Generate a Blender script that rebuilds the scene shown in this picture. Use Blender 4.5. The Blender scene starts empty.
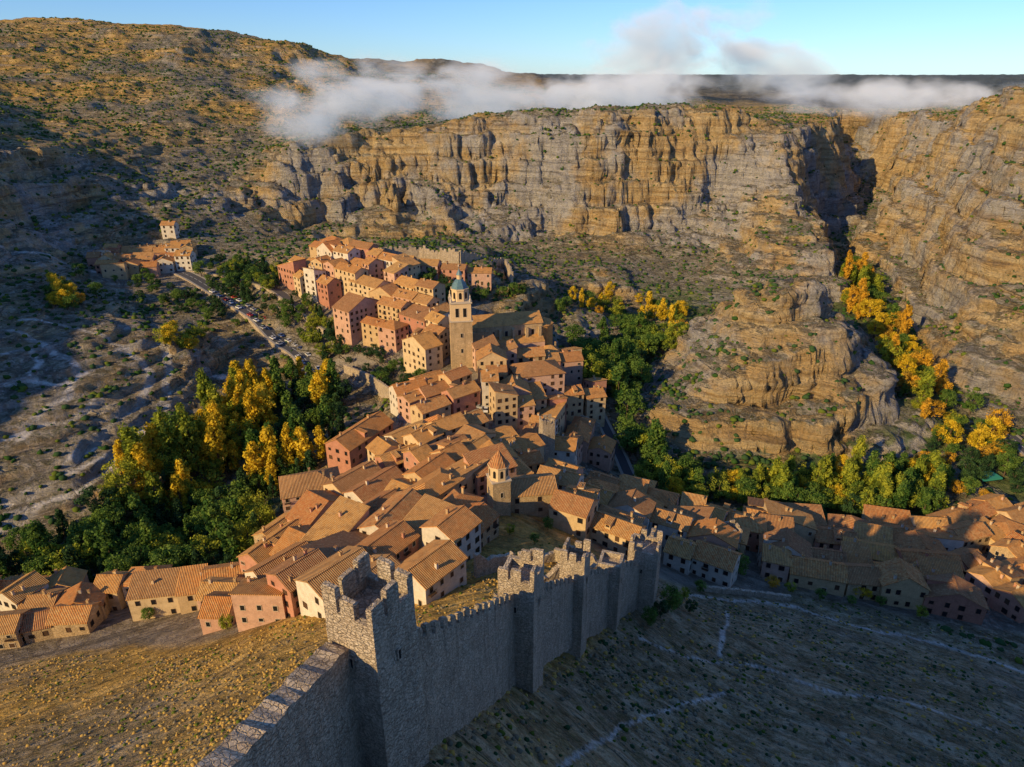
import bpy, math, random, time
import numpy as np
from mathutils import Vector, Matrix
T0=time.time()
random.seed(7); rng=np.random.default_rng(7)
SC=bpy.context.scene
# ------------------------------------------------------------------ camera
CAMZ=150.0; F=24/36*1024; P=math.radians(24.3)
cd=bpy.data.cameras.new('camera'); cam=bpy.data.objects.new('camera',cd); SC.collection.objects.link(cam)
cam.location=(0,0,CAMZ); cam.rotation_euler=(math.radians(90-24.3),0,0)
cd.lens=24; cd.sensor_width=36; cd.clip_end=30000; cd.clip_start=0.5
SC.camera=cam
SC.view_settings.view_transform='Standard'; SC.view_settings.look='None'; SC.view_settings.exposure=0
def ray(u,v):
    a=383.5-v
    return (u-512, F*math.cos(P)+a*math.sin(P), -F*math.sin(P)+a*math.cos(P))
def PZ(u,v,z):
    d=ray(u,v); t=(z-CAMZ)/d[2]; return (d[0]*t,d[1]*t,z)
def PY(u,v,y):
    d=ray(u,v); t=y/d[1]; return (d[0]*t,y,CAMZ+d[2]*t)
# ------------------------------------------------------------------ noise
def h3(ix,iy,iz):
    n=(ix.astype(np.int64)*374761393+iy.astype(np.int64)*668265263+iz.astype(np.int64)*1274126177)&0xffffffff
    n=((n^(n>>13))*1274126177)&0xffffffff
    n=((n^(n>>16))*2246822519)&0xffffffff
    return (n^(n>>15)).astype(np.float64)/4294967295.0
def vn(x,y,z=None):
    fl3=z is not None
    ix=np.floor(x);iy=np.floor(y)
    fx=x-ix;fy=y-iy
    fx=fx*fx*(3-2*fx);fy=fy*fy*(3-2*fy)
    if fl3: iz=np.floor(z);fz=z-iz;fz=fz*fz*(3-2*fz)
    else: iz=np.zeros_like(ix)
    r=0
    for a in (0,1):
        for b in (0,1):
            for c in ((0,1) if fl3 else (0,)):
                r=r+h3(ix+a,iy+b,iz+c)*(fx if a else 1-fx)*(fy if b else 1-fy)*((fz if c else 1-fz) if fl3 else 1)
    return r*2-1
def fbm(x,y,z=None,o=4,ridge=False):
    s=0;a=1;t=0
    for i in range(o):
        n=vn(x*2**i+17.3*i,y*2**i-9.1*i,None if z is None else z*2**i)
        if ridge: n=.75-2*np.abs(n)
        s=s+a*n;t+=a;a*=.5
    return s/t
def ss(a,b,x):
    t=np.clip((x-a)/(b-a),0,1); return t*t*(3-2*t)
# ------------------------------------------------------------------ terrain control points
C=[]
def z_(u,v,z): C.append(PZ(u,v,z))
def y_(u,v,y): C.append(PY(u,v,y))
for p in [(-11,41,95),(-18,27,103),(0,0,116),(0,-60,132),(-60,0,90),(-60,30,78),(60,0,84),(50,35,70),(120,0,52),(150,60,30),(200,100,14),
          (-120,0,60),(-130,50,44),(0,70,74),(29,117,45),(-6,55,86),(-22,82,64),(-12,100,58),(5,105,56),
          (300,100,18),(320,250,50),(450,300,120),(520,450,145),(400,0,60),(600,0,100),(0,-300,140),(-300,-300,110),(300,-300,130),
          (-220,60,40),(-280,0,66),(-400,70,165),(-500,100,190),(-400,-150,115),(-300,150,66),(-430,200,165),(-450,320,170),(-520,450,190),  # unseen hills to the left, raised so they cast shade into the valley
          (-1500,1000,230),(-900,600,200),(1200,900,150),(1000,500,150),(900,1300,140),(-1200,1500,200),(-800,0,190),(900,0,140)]: C.append(p)
for u,v,z in [(430,720,90),(575,655,60),(620,628,52),(512,767,80),(700,767,62),(1000,767,44),(600,690,62),(700,650,46),(850,650,31),(1000,700,31),(700,592,29),
    (850,700,43),(1020,640,18),(150,767,65),(150,700,46),(0,767,50),(100,640,20),(0,650,17),(250,630,40),(310,625,50),(400,600,48),
    (300,560,25),(400,510,35),(350,540,33),(480,530,43),(500,495,38),(560,500,28),(640,540,26),(450,450,32),(390,440,26),(500,400,31),(480,355,35),(400,310,40),(340,280,45),
    (560,385,24),(600,450,8),(640,480,3),(560,335,15),(600,300,8),(570,312,24),(700,500,8),(800,500,3),(900,490,2),(800,550,12),(900,590,14),(1010,600,12),(1000,540,4),
    (960,425,2),(900,370,5),(850,262,13),(870,310,9),(700,330,14),(650,370,12),(690,450,8),(780,468,4),(880,462,4),(930,455,4),(740,330,40),(840,338,38),(700,380,25),(780,380,29),(870,410,20),(820,304,48),
    (250,400,8),(150,540,5),(200,510,3),(0,570,12),(300,330,26),(220,292,36),(320,420,14),(280,470,8),(350,390,18),(70,290,45),(30,590,14),(180,590,15),(240,600,22),(660,590,36)]: z_(u,v,z)
for u,v,y in [(783,276,320),(440,262,400),(500,262,395),(440,238,500),(380,250,420),(200,232,480),(120,262,440),(60,240,430),(0,200,430),(100,150,580),(60,60,900),(60,18,1100),(-200,20,1000),(0,24,1050),(200,32,1100),(290,44,1120),
    (345,66,1150),(440,56,1450),(400,66,1400),(530,74,1600),(700,79,2000),(200,120,720),(300,92,920),(250,160,640),(150,90,800),(0,100,700),
    (0,300,330),(100,330,300),(60,350,280),(100,400,250),(190,375,285),(0,480,200),(100,480,205),(0,400,240),(150,320,340),
    (1000,132,450),(1060,130,440),(935,145,490),(935,215,455),(1000,205,420),(1000,290,365),(935,330,350),(1000,370,310),(960,300,365),(980,120,560),
    (885,262,540),(848,246,600),(905,255,520),(820,128,690),(860,124,790),(910,124,720),(930,125,620),
    (850,112,980),(785,205,548),(760,160,592),(795,255,485),(802,148,620),(900,112,1200),(1000,107,1300),(600,98,1200),(800,88,1800),(740,264,500),(760,300,440),
    (600,274,470),(560,295,430),(960,120,740),(310,240,480),(280,155,620)]: y_(u,v,y)
for u,v in [(330,142),(400,137),(470,133),(540,128),(600,127),(660,125),(720,125)]:
    y_(u,v,622); x,y,z=PY(u,v,622); C.append((x*1.12,700,z-1)); y_(u,200,592); y_(u,165,606)
    if u!=440: y_(u,250,525 if u<500 else 545)
C=np.array(C)
def mq(d2): return np.sqrt(d2+14.0**2)
S=100.0
A=mq((C[:,None,0]-C[None,:,0])**2+(C[:,None,1]-C[None,:,1])**2)/S
n=len(C); M=np.zeros((n+3,n+3)); M[:n,:n]=A-np.eye(n)*0.02; M[:n,n]=1;M[:n,n+1]=C[:,0]/S;M[:n,n+2]=C[:,1]/S;M[n:,:n]=M[:n,n:].T
W=np.linalg.solve(M,np.concatenate([C[:,2],[0,0,0]]))
def rbf(x,y):
    x=np.asarray(x,float);y=np.asarray(y,float);sh=x.shape;x=x.ravel();y=y.ravel();o=np.empty_like(x)
    xc=C[:,0];yc=C[:,1]
    for i in range(0,len(x),20000):
        a=x[i:i+20000,None];b=y[i:i+20000,None]
        o[i:i+20000]=(mq((a-xc)**2+(b-yc)**2)/S)@W[:n]+W[n]+W[n+1]*x[i:i+20000]/S+W[n+2]*y[i:i+20000]/S
    return o.reshape(sh)
# river gorge: (x,y,floor z,half width)
GO=[PY(905,345,350)[:2]+(6,14),PY(878,300,440)[:2]+(9,14),PY(856,262,535)[:2]+(12,13),PY(847,240,620)[:2]+(13,11),PY(862,220,710)[:2]+(15,10),PY(872,205,800)[:2]+(19,9),PY(846,190,900)[:2]+(34,8),PY(850,160,1000)[:2]+(70,8)]
def carve(x,y,b):
    best=np.full(np.shape(b),1e9)
    for (ax,ay,az,aw),(bx,by,bz,bw) in zip(GO,GO[1:]):
        dx,dy=bx-ax,by-ay; t=np.clip(((x-ax)*dx+(y-ay)*dy)/(dx*dx+dy*dy),0,1)
        d=np.hypot(x-ax-dx*t,y-ay-dy*t); w=aw+(bw-aw)*t; e=np.maximum(d-w,0)
        best=np.minimum(best,az+(bz-az)*t+1.15*np.minimum(e,14)+2.3*np.maximum(e-14,0))
    k=5.0; hh=np.clip(.5+.5*(best-b)/k,0,1)
    return best*(1-hh)+b*hh-k*hh*(1-hh)
def base(x,y):
    r=np.hypot(x,y); k=ss(1300,2300,r)
    b=rbf(np.where(r>2500,0,x),np.where(r>2500,0,y))
    b=carve(x,y,b)
    far=128+24*fbm(x/1500+4,y/1100,o=5,ridge=True)+ss(1500,5000,r)*14
    return b*(1-k)+far*k
gs=5.0; gx=np.arange(-1500,1500+1,gs); gy=np.arange(-400,2000+1,gs)
GX,GY=np.meshgrid(gx,gy); GB=base(GX,GY); g1,g0=np.gradient(GB,gs); GS=np.hypot(g0,g1)
def lut(G,x,y):
    fx=np.clip((x-gx[0])/gs,0,len(gx)-1.001);fy=np.clip((y-gy[0])/gs,0,len(gy)-1.001)
    ix=fx.astype(int);iy=fy.astype(int);fx=fx-ix;fy=fy-iy
    return (G[iy,ix]*(1-fx)+G[iy,ix+1]*fx)*(1-fy)+(G[iy+1,ix]*(1-fx)+G[iy+1,ix+1]*fx)*fy
VP=[PZ(*q)[:2]+(r,) for q,r in [((300,560,25),42),((350,560,30),32),((400,510,35),40),((470,510,42),22),((450,440,32),40),((520,400,30),40),((480,350,35),40),((400,310,40),45),((340,280,45),35),
    ((40,612,15),24),((100,610,15),22),((160,604,15),24),((220,606,20),22),((270,605,25),20),((600,520,28),24),((660,545,26),22),((710,560,20),22),((770,555,14),22),((830,570,12),24),((890,580,12),24),((950,575,12),28),((1010,570,10),34),((1060,590,10),30),((150,258,50),30)]]
def vmask(x,y):
    m=np.zeros_like(x)
    for a,b,r in VP: m=np.maximum(m,1-ss(r*.8,r*1.25,np.hypot(x-a,y-b)))
    return m
LHC=PZ(70,400,30)
def lhill(x,y): return 1-ss(75,125,np.hypot((x-LHC[0]),(y-LHC[1])))
def terr(x,y,full=False):
    x=np.asarray(x,float);y=np.asarray(y,float); r_=np.hypot(x,y); vm=vmask(x,y)
    wa=(9*ss(235,320,r_)+13*ss(430,540,r_))*(1-vm)*(1-ss(1200,1500,r_))
    q1=fbm(x/62+3.3,y/62,o=5); q2=fbm(x/62-31,y/62+11,o=5); q3=fbm(x/20+7,y/34,o=4,ridge=True)
    xw=x+wa*q1; yw=y+wa*(1.3*q2+.40*q3)
    b=base(xw,yw); s=lut(GS,xw,yw); lh=lhill(x,y)
    wob=fbm(x/38+5,y/38,o=4)
    rock=ss(0.30,0.62,s+0.34*wob)*ss(190,260,y+0.35*np.abs(x))*(1-vm)
    far=ss(150,420,r_)*(1-vm)
    high=ss(40,70,b); back=ss(250,600,r_)
    h=b+far*(7.5*fbm(x/95,y/95,o=5,ridge=True)*high*back +2.6*fbm(x/24,y/24,o=4)*(0.4+.6*high)*(1-.7*lh))
    h=h+(1-vm)*(0.45+0.3*far)*fbm(x/7,y/7,o=4)*(1-0.5*far)*(1-.5*lh)
    h=h+ss(.2,.6,s)*far*4.5*fbm(x/26+3,y/26,o=4,ridge=True)
    tn=fbm(x/55,y/55,o=3); tk=ss(-.55,.1,fbm(x/48+9,y/48-4,o=3))
    def terrace(h,st,k,sharp,wv):
        q=h/st+wv*tn; f=np.floor(q); t=q-f
        t2=ss(0.5-sharp,0.5+sharp,t); return h+(t2-t)*st*k
    h=terrace(h,21.0,0.85*rock*tk,0.19,.7)
    h=terrace(h,6.5,0.72*np.maximum(rock*(.6+.4*tk),far*0.55*ss(.08,.25,s)*(1-lh)),0.20,1.1)
    h=terrace(h,3.2,.85*lh*(1-vm),.16,.5)
    h=terrace(h,1.7,.40*(1-ss(130,200,r_))*(1-vm)*ss(.1,.3,s),.25,1.5)
    if full: return h,rock,far,vm,s
    return h
GH=terr(GX,GY)
def H(x,y): return float(terr(np.array([x]),np.array([y]))[0])
def hits(uv):
    uv=np.asarray(uv,float); a=383.5-uv[:,1]
    d=np.stack([uv[:,0]-512,F*math.cos(P)+a*math.sin(P),-F*math.sin(P)+a*math.cos(P)],1)
    d/=d[:,1:2]
    ys=np.exp(np.linspace(math.log(28),math.log(1900),700))
    out=[]
    for k in d:
        X=k[0]*ys;Z=CAMZ+k[2]*ys; g=lut(GH,X,ys); i=np.argmax(Z<g)
        if not (Z<g).any(): i=len(ys)-1
        if i>0:
            e0=Z[i-1]-g[i-1]; e1=Z[i]-g[i]; t=e0/(e0-e1+1e-9); yy=ys[i-1]+(ys[i]-ys[i-1])*min(max(t,0),1)
        else: yy=ys[0]
        out.append((k[0]*yy,yy))
    return np.array(out)
def G(u,v):
    p=hits([(u,v)])[0]; return p[0],p[1],H(p[0],p[1])
def catmull(P_,st=2.0):
    P_=[np.array(p[:2]) for p in P_]; P_=[2*P_[0]-P_[1]]+P_+[2*P_[-1]-P_[-2]]; out=[]
    for i in range(1,len(P_)-2):
        L_=np.linalg.norm(P_[i+1]-P_[i]); k=max(2,int(L_/st))
        for j in range(k):
            t=j/k; a,b,c,d=P_[i-1:i+3]; out.append(.5*((2*b)+(-a+c)*t+(2*a-5*b+4*c-d)*t*t+(-a+3*b-3*c+d)*t**3))
    out.append(P_[-2]); return np.array(out)
print('terrain fn',time.time()-T0)
# ------------------------------------------------------------------ material helpers
class NT:
    def __init__(s,name,vol=False):
        s.m=bpy.data.materials.new(name); s.m.use_nodes=True; s.t=s.m.node_tree; s.t.nodes.clear()
        s.out=s.n('ShaderNodeOutputMaterial')
    def n(s,t,**k):
        o=s.t.nodes.new(t)
        for a,b in k.items(): setattr(o,a,b)
        return o
    def l(s,a,b): s.t.links.new(a,b)
    def val(s,sock,v):
        if hasattr(v,'node'): s.l(v,sock)
        else: sock.default_value=v
    def math(s,op,a,b=0.0,c=None,clamp=False):
        o=s.n('ShaderNodeMath',operation=op,use_clamp=clamp); s.val(o.inputs[0],a); s.val(o.inputs[1],b)
        if c is not None: s.val(o.inputs[2],c)
        return o.outputs[0]
    def mix(s,f,a,b,bt='MIX'):
        o=s.n('ShaderNodeMix',data_type='RGBA',blend_type=bt); s.val(o.inputs[0],f)
        for i,v in ((6,a),(7,b)):
            if hasattr(v,'node'): s.l(v,o.inputs[i])
            else: o.inputs[i].default_value=(*v,1)
        return o.outputs[2]
    def noise(s,vec,scale,det=4,rough=.6,dist=0,out=0):
        o=s.n('ShaderNodeTexNoise'); s.l(vec,o.inputs['Vector']); o.inputs['Scale'].default_value=scale;o.inputs['Detail'].default_value=det
        o.inputs['Roughness'].default_value=rough;o.inputs['Distortion'].default_value=dist; return o.outputs[out]
    def vor(s,vec,scale,feat='F1',out='Distance'):
        o=s.n('ShaderNodeTexVoronoi',feature=feat); s.l(vec,o.inputs['Vector']); o.inputs['Scale'].default_value=scale; return o.outputs[out]
    def rng(s,v,a,b,c=0.,d=1.):
        o=s.n('ShaderNodeMapRange'); o.clamp=True; s.val(o.inputs[0],v)
        for i,q in enumerate((a,b,c,d)): o.inputs[i+1].default_value=q
        return o.outputs[0]
    def vmul(s,v,k):
        o=s.n('ShaderNodeVectorMath',operation='MULTIPLY'); s.l(v,o.inputs[0]); o.inputs[1].default_value=k; return o.outputs[0]
    def vadd(s,v,k):
        o=s.n('ShaderNodeVectorMath',operation='ADD'); s.l(v,o.inputs[0]); s.l(k,o.inputs[1]); return o.outputs[0]
    def bsdf(s,col,rough=.9,bump=None,bd=.1,bs=1.,spec=.2):
        b=s.n('ShaderNodeBsdfPrincipled'); 
        if hasattr(col,'node'): s.l(col,b.inputs['Base Color'])
        else: b.inputs['Base Color'].default_value=(*col,1)
        b.inputs['Roughness'].default_value=rough; b.inputs['Specular IOR Level'].default_value=spec
        if bump is not None:
            q=s.n('ShaderNodeBump'); q.inputs['Distance'].default_value=bd; q.inputs['Strength'].default_value=bs; s.l(bump,q.inputs['Height']); s.l(q.outputs[0],b.inputs['Normal'])
        s.l(b.outputs[0],s.out.inputs[0]); return b
def pos(N): return N.n('ShaderNodeNewGeometry').outputs['Position']
def objc(N,jit=True):
    tc=N.n('ShaderNodeTexCoord').outputs['Object']
    if not jit: return tc
    r=N.n('ShaderNodeObjectInfo').outputs['Random']; k=N.math('MULTIPLY',r,437.0)
    return N.vadd(tc,k)
def rnd(N): return N.n('ShaderNodeObjectInfo').outputs['Random']
# terrain material
N=NT('terrain'); p=pos(N)
at=lambda nm:(lambda o:(setattr(o,'attribute_name',nm),o.outputs['Fac'])[1])(N.n('ShaderNodeAttribute'))
rockA=at('rock'); dryA=at('dry'); townA=at('town'); nearA=at('near'); greenA=at('green'); forA=at('forest_haze'); pathA=at('path')
n1=N.noise(p,.035,6,.65); n2=N.noise(p,.22,6,.7); n3=N.noise(p,1.6,5,.7); n0=N.noise(p,.55,5,.7)
soil=N.mix(N.rng(n1,.35,.65),(.18,.165,.115),(.33,.27,.185))
soil=N.mix(N.rng(n2,.42,.62),soil,(.44,.38,.29))
soil=N.mix(N.rng(n0,.48,.60,0,.75),soil,(.12,.125,.06))
soil=N.mix(N.rng(n3,.51,.64,0,.7),soil,(.075,.08,.04))
golden=N.mix(N.rng(n2,.35,.65),(.52,.30,.065),(.80,.50,.13))
golden=N.mix(N.rng(n0,.5,.66,0,.55),golden,(.22,.165,.05))
golden=N.mix(N.rng(n3,.51,.66,0,.65),golden,(.15,.12,.045))
ground=N.mix(dryA,soil,golden)
ground=N.mix(greenA,ground,N.mix(N.rng(n2,.4,.6),(.06,.11,.03),(.16,.19,.06)))
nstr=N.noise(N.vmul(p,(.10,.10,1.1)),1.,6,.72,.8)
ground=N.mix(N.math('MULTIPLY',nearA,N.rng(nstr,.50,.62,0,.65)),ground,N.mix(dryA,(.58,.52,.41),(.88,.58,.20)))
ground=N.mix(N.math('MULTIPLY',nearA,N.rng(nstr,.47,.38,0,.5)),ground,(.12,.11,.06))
st=N.noise(N.vmul(p,(.018,.018,.30)),1.0,6,.72,.6)
vstr=N.noise(N.vmul(p,(.13,.13,.022)),1.,6,.75,.5)
rk=N.noise(p,.09,8,.75,.3)
rockc=N.mix(N.rng(st,.38,.60),(.42,.39,.355),(.70,.64,.54))
rockc=N.mix(N.rng(rk,.42,.58,0,.6),rockc,(.60,.57,.52))
rockc=N.mix(N.rng(N.noise(p,.013,5,.65),.45,.54,0,.88),rockc,N.mix(N.rng(st,.4,.60),(.64,.39,.13),(.86,.64,.31)))
rockc=N.mix(N.rng(vstr,.53,.66,0,.55),rockc,(.22,.19,.165))
rockc=N.mix(N.rng(st,.43,.36,0,.6),rockc,(.19,.155,.125))
rockc=N.mix(N.rng(n0,.56,.66,0,.55),rockc,(.15,.15,.085))
rockc=N.mix(N.rng(n3,.56,.68,0,.4),rockc,(.13,.12,.09))
nz=N.n('ShaderNodeSeparateXYZ'); N.l(N.n('ShaderNodeNewGeometry').outputs['Normal'],nz.inputs[0])
steep=N.rng(nz.outputs[2],.90,.72)
rf=N.math('MULTIPLY',steep,N.rng(rockA,.02,.4,.30,1.0))
rf=N.math('ADD',rf,N.math('MULTIPLY',N.rng(rk,.50,.57),N.math('MULTIPLY_ADD',rockA,.75,.15)),clamp=True)
rf=N.math('ADD',rf,N.math('MULTIPLY',N.rng(N.noise(N.vmul(p,(.012,.012,.42)),1.,5,.65,.8),.53,.59),.42),clamp=True)
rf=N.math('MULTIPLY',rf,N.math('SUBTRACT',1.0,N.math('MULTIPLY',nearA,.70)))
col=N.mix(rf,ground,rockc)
col=N.mix(forA,col,N.mix(n1,(.07,.11,.13),(.15,.19,.19)))  # far forest, blued with distance: the colour stands in for aerial haze
col=N.mix(N.math('MULTIPLY',townA,.85),col,N.mix(N.rng(n2,.35,.65),(.26,.22,.17),(.42,.36,.28)))
col=N.mix(N.math('MULTIPLY',pathA,N.rng(n0,.66,.46,.6,1.)),col,(.74,.68,.58))
hb=N.math('ADD',N.math('MULTIPLY',n3,.6),N.math('MULTIPLY',n0,1.3)); hb=N.math('ADD',hb,N.math('MULTIPLY',N.math('ADD',N.math('ADD',N.math('MULTIPLY',st,3.),vstr),N.math('MULTIPLY',rk,3.)),N.math('MULTIPLY',rf,3.0)))
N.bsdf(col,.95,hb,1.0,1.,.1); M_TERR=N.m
def stone(name,c1,c2,sc=2.2,bd=.12,sq=1.9):
    N=NT(name); p=objc(N,False)
    wv=N.vmul(N.noise(p,1.3,3,.6,0,1),(.55,.55,.35)); q=N.vmul(N.vadd(p,wv),(1,1,sq))
    cell=N.vor(q,sc,'F1','Color'); edge=N.vor(q,sc,'DISTANCE_TO_EDGE'); nn=N.noise(p,.35,6,.7); n4=N.noise(p,5,5,.75)
    sx=N.n('ShaderNodeSeparateXYZ'); N.l(cell,sx.inputs[0])
    c=N.mix(sx.outputs[0],c1,c2); c=N.mix(N.rng(nn,.42,.62,0,.5),c,tuple(k*.6 for k in c1)); c=N.mix(N.rng(n4,.48,.66,0,.65),c,tuple(min(1,k*1.2) for k in c2)); c=N.mix(N.rng(n4,.52,.38,0,.5),c,tuple(k*.5 for k in c1))
    vs=N.noise(N.vmul(p,(1.2,1.2,.12)),1.,4,.7); c=N.mix(N.rng(vs,.52,.68,0,.5),c,tuple(k*.45 for k in c1))
    c=N.mix(N.rng(edge,.0,.06,.5,0),c,tuple(k*.45 for k in c1))
    h=N.math('ADD',N.rng(edge,0,.10),N.math('MULTIPLY',n4,1.4)); N.bsdf(c,.95,h,bd,1.,.1); return N.m
M_STONE=stone('wall_stone',(.56,.43,.29),(.78,.65,.47),2.0,.15)
M_STONE2=stone('ashlar_stone',(.54,.38,.20),(.68,.50,.29),1.2,.06)
def plaster(name,c1,c2):
    N=NT(name); p=objc(N); r=rnd(N)
    c=N.mix(r,c1,c2); nn=N.noise(p,.5,5,.7); c=N.mix(N.rng(nn,.42,.7,0,.5),c,tuple(k*.5 for k in c1))
    n4=N.noise(p,2.5,4,.7); c=N.mix(N.rng(n4,.5,.75,0,.45),c,tuple(min(1,k*1.3) for k in c2))
    N.bsdf(c,.95,n4,.08,.8,.1); return N.m
M_PL=[plaster('pink_plaster',(.54,.30,.20),(.64,.42,.30)),plaster('ochre_plaster',(.56,.38,.19),(.68,.52,.31)),plaster('red_plaster',(.44,.19,.12),(.56,.29,.19)),plaster('pale_plaster',(.64,.56,.44),(.72,.65,.53)),M_STONE2]
def roofm():
    N=NT('clay_tiles'); p=objc(N); tc=N.n('ShaderNodeTexCoord').outputs['Object']; r=rnd(N)
    sx=N.n('ShaderNodeSeparateXYZ'); N.l(tc,sx.inputs[0])
    colw=N.math('SINE',N.math('MULTIPLY',sx.outputs[0],2*math.pi/.42)); roww=N.math('FRACT',N.math('MULTIPLY',sx.outputs[1],2.3))
    cell=N.n('ShaderNodeTexWhiteNoise',noise_dimensions='2D')
    cx=N.n('ShaderNodeCombineXYZ'); N.l(N.math('FLOOR',N.math('MULTIPLY',sx.outputs[0],1/.42)),cx.inputs[0]); N.l(N.math('FLOOR',N.math('MULTIPLY',sx.outputs[1],2.3)),cx.inputs[1]); N.l(cx.outputs[0],cell.inputs[0])
    r2=N.math('FRACT',N.math('MULTIPLY',r,7.31)); r3=N.math('FRACT',N.math('MULTIPLY',r,13.7))
    c=N.mix(r,(.66,.21,.06),(.80,.43,.12)); c=N.mix(N.math('MULTIPLY',cell.outputs[0],.7),c,N.mix(r3,(.78,.36,.11),(.88,.58,.23)))
    c=N.mix(N.rng(r2,.62,1.,0,.75),c,(.36,.18,.10))
    c=N.mix(N.rng(N.noise(p,.45,5,.7),.48,.66,0,.6),c,(.30,.16,.07))
    c=N.mix(N.rng(N.noise(p,1.7,4,.7),.52,.68,0,.5),c,(.84,.62,.30))
    c=N.mix(N.rng(colw,-1,-.3,.75,0),c,(.12,.05,.025))
    h=N.math('ADD',colw,N.math('MULTIPLY',roww,.4)); N.bsdf(c,.9,h,.08,1.,.15); return N.m
M_ROOF=roofm()
def flat(name,c,rough=.8,var=.3,sc=2.,spec=.2):
    N=NT(name); p=objc(N); nn=N.noise(p,sc,4,.7); N.bsdf(N.mix(nn,tuple(k*(1-var) for k in c),tuple(min(1,k*(1+var)) for k in c)),rough,nn,.03,.5,spec); return N.m
M_GLASS=flat('window_glass',(.015,.017,.02),.25,.3,2,.5); M_WOOD=flat('wood_frame',(.10,.055,.03)); M_TRIM=flat('pale_trim',(.55,.46,.34)); M_DARK=flat('dark_opening',(.015,.013,.012))
M_ASPH=flat('asphalt',(.095,.093,.093),.9,.2,.5); M_PATH=flat('dirt_path',(.42,.36,.27),.95,.3,.6); M_KERB=flat('kerb_stone',(.38,.36,.32)); M_LINE=flat('road_paint',(.75,.75,.72),.7,.08)
M_BARK=flat('bark',(.11,.08,.055)); M_BLUE=flat('glazed_dome_tile',(.10,.19,.22),.45,.6,1.5,.4); M_CREAM=flat('cream_render',(.70,.51,.28)); M_IRON=flat('iron',(.03,.03,.03),.5); M_TYRE=flat('tyre',(.02,.02,.02)); M_AWN=flat('green_awning',(.05,.30,.20),.7,.1)
def leaf(name,c1,c2):
    N=NT(name); p=objc(N); r=rnd(N); nn=N.noise(p,.6,3,.6)
    c=N.mix(N.math('MULTIPLY_ADD',r,.6,N.math('MULTIPLY_ADD',nn,1.2,-.4),clamp=True),c1,c2)
    b=N.n('ShaderNodeBsdfDiffuse'); N.l(c,b.inputs[0]); t=N.n('ShaderNodeBsdfTranslucent'); N.l(c,t.inputs[0]); m=N.n('ShaderNodeMixShader'); m.inputs[0].default_value=.35
    N.l(b.outputs[0],m.inputs[1]);N.l(t.outputs[0],m.inputs[2]);N.l(m.outputs[0],N.out.inputs[0]); return N.m
L={'green':(leaf('green_leaves',(.11,.20,.045),(.21,.31,.06)),leaf('deep_green_leaves',(.04,.10,.025),(.07,.15,.035))),  # second of each pair is a darker leaf tone, mixed in at random
   'dark':(leaf('dark_needles',(.045,.10,.042),(.085,.16,.055)),leaf('deep_green_needles',(.022,.05,.025),(.04,.08,.033))),
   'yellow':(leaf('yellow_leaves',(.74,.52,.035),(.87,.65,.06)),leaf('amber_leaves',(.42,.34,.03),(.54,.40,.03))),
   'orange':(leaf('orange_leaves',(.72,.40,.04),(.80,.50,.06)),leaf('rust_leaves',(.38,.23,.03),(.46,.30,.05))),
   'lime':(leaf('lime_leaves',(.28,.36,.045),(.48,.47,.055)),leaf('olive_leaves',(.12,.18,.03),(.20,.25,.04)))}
# ------------------------------------------------------------------ mesh builder
class MB:
    def __init__(s): s.v=[];s.f=[];s.m=[];s.mats=[]
    def mi(s,m):
        if m not in s.mats: s.mats.append(m)
        return s.mats.index(m)
    def face(s,pts,m):
        i=len(s.v); s.v+=pts; s.f.append(tuple(range(i,i+len(pts)))); s.m.append(s.mi(m))
    def box(s,x0,x1,y0,y1,z0,z1,m,xf=None,taper=0,bottom=True):
        t=taper; a=[(x0-t,y0-t,z0),(x1+t,y0-t,z0),(x1+t,y1+t,z0),(x0-t,y1+t,z0),(x0,y0,z1),(x1,y0,z1),(x1,y1,z1),(x0,y1,z1)]
        if xf: a=[tuple(xf(q)) for q in a]
        i=len(s.v); s.v+=a; k=s.mi(m)
        F_=[(0,1,5,4),(1,2,6,5),(2,3,7,6),(3,0,4,7),(4,5,6,7)]+([(3,2,1,0)] if bottom else [])
        for f in F_: s.f.append(tuple(i+j for j in f)); s.m.append(k)
    def lathe(s,prof,nseg,m,cx=0,cy=0,rot=0,axis=None):
        i=len(s.v); k=s.mi(m)
        for r,z in prof:
            for j in range(nseg):
                a=rot+2*math.pi*j/nseg; s.v.append((cx+r*math.cos(a),cy+r*math.sin(a),z))
        for q in range(len(prof)-1):
            for j in range(nseg):
                b=(j+1)%nseg; s.f.append((i+q*nseg+j,i+q*nseg+b,i+(q+1)*nseg+b,i+(q+1)*nseg+j)); s.m.append(k)
        s.f.append(tuple(i+(len(prof)-1)*nseg+j for j in range(nseg))); s.m.append(k)
    def tube(s,p0,p1,r0,r1,m,n=6):
        p0=Vector(p0);p1=Vector(p1);d=(p1-p0).normalized();a=d.orthogonal().normalized();b=d.cross(a);i=len(s.v);k=s.mi(m)
        for p,r in((p0,r0),(p1,r1)):
            for j in range(n):
                t=2*math.pi*j/n; s.v.append(tuple(p+a*r*math.cos(t)+b*r*math.sin(t)))
        for j in range(n):
            q=(j+1)%n; s.f.append((i+j,i+q,i+n+q,i+n+j)); s.m.append(k)
    def mesh(s,name):
        me=bpy.data.meshes.new(name); me.from_pydata(s.v,[],s.f)
        for m in s.mats: me.materials.append(m)
        me.polygons.foreach_set('material_index',s.m); me.update(); return me
    def obj(s,name,loc=(0,0,0),rz=0):
        o=bpy.data.objects.new(name,s.mesh(name)); o.location=loc; o.rotation_euler=(0,0,rz); SC.collection.objects.link(o); return o
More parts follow.
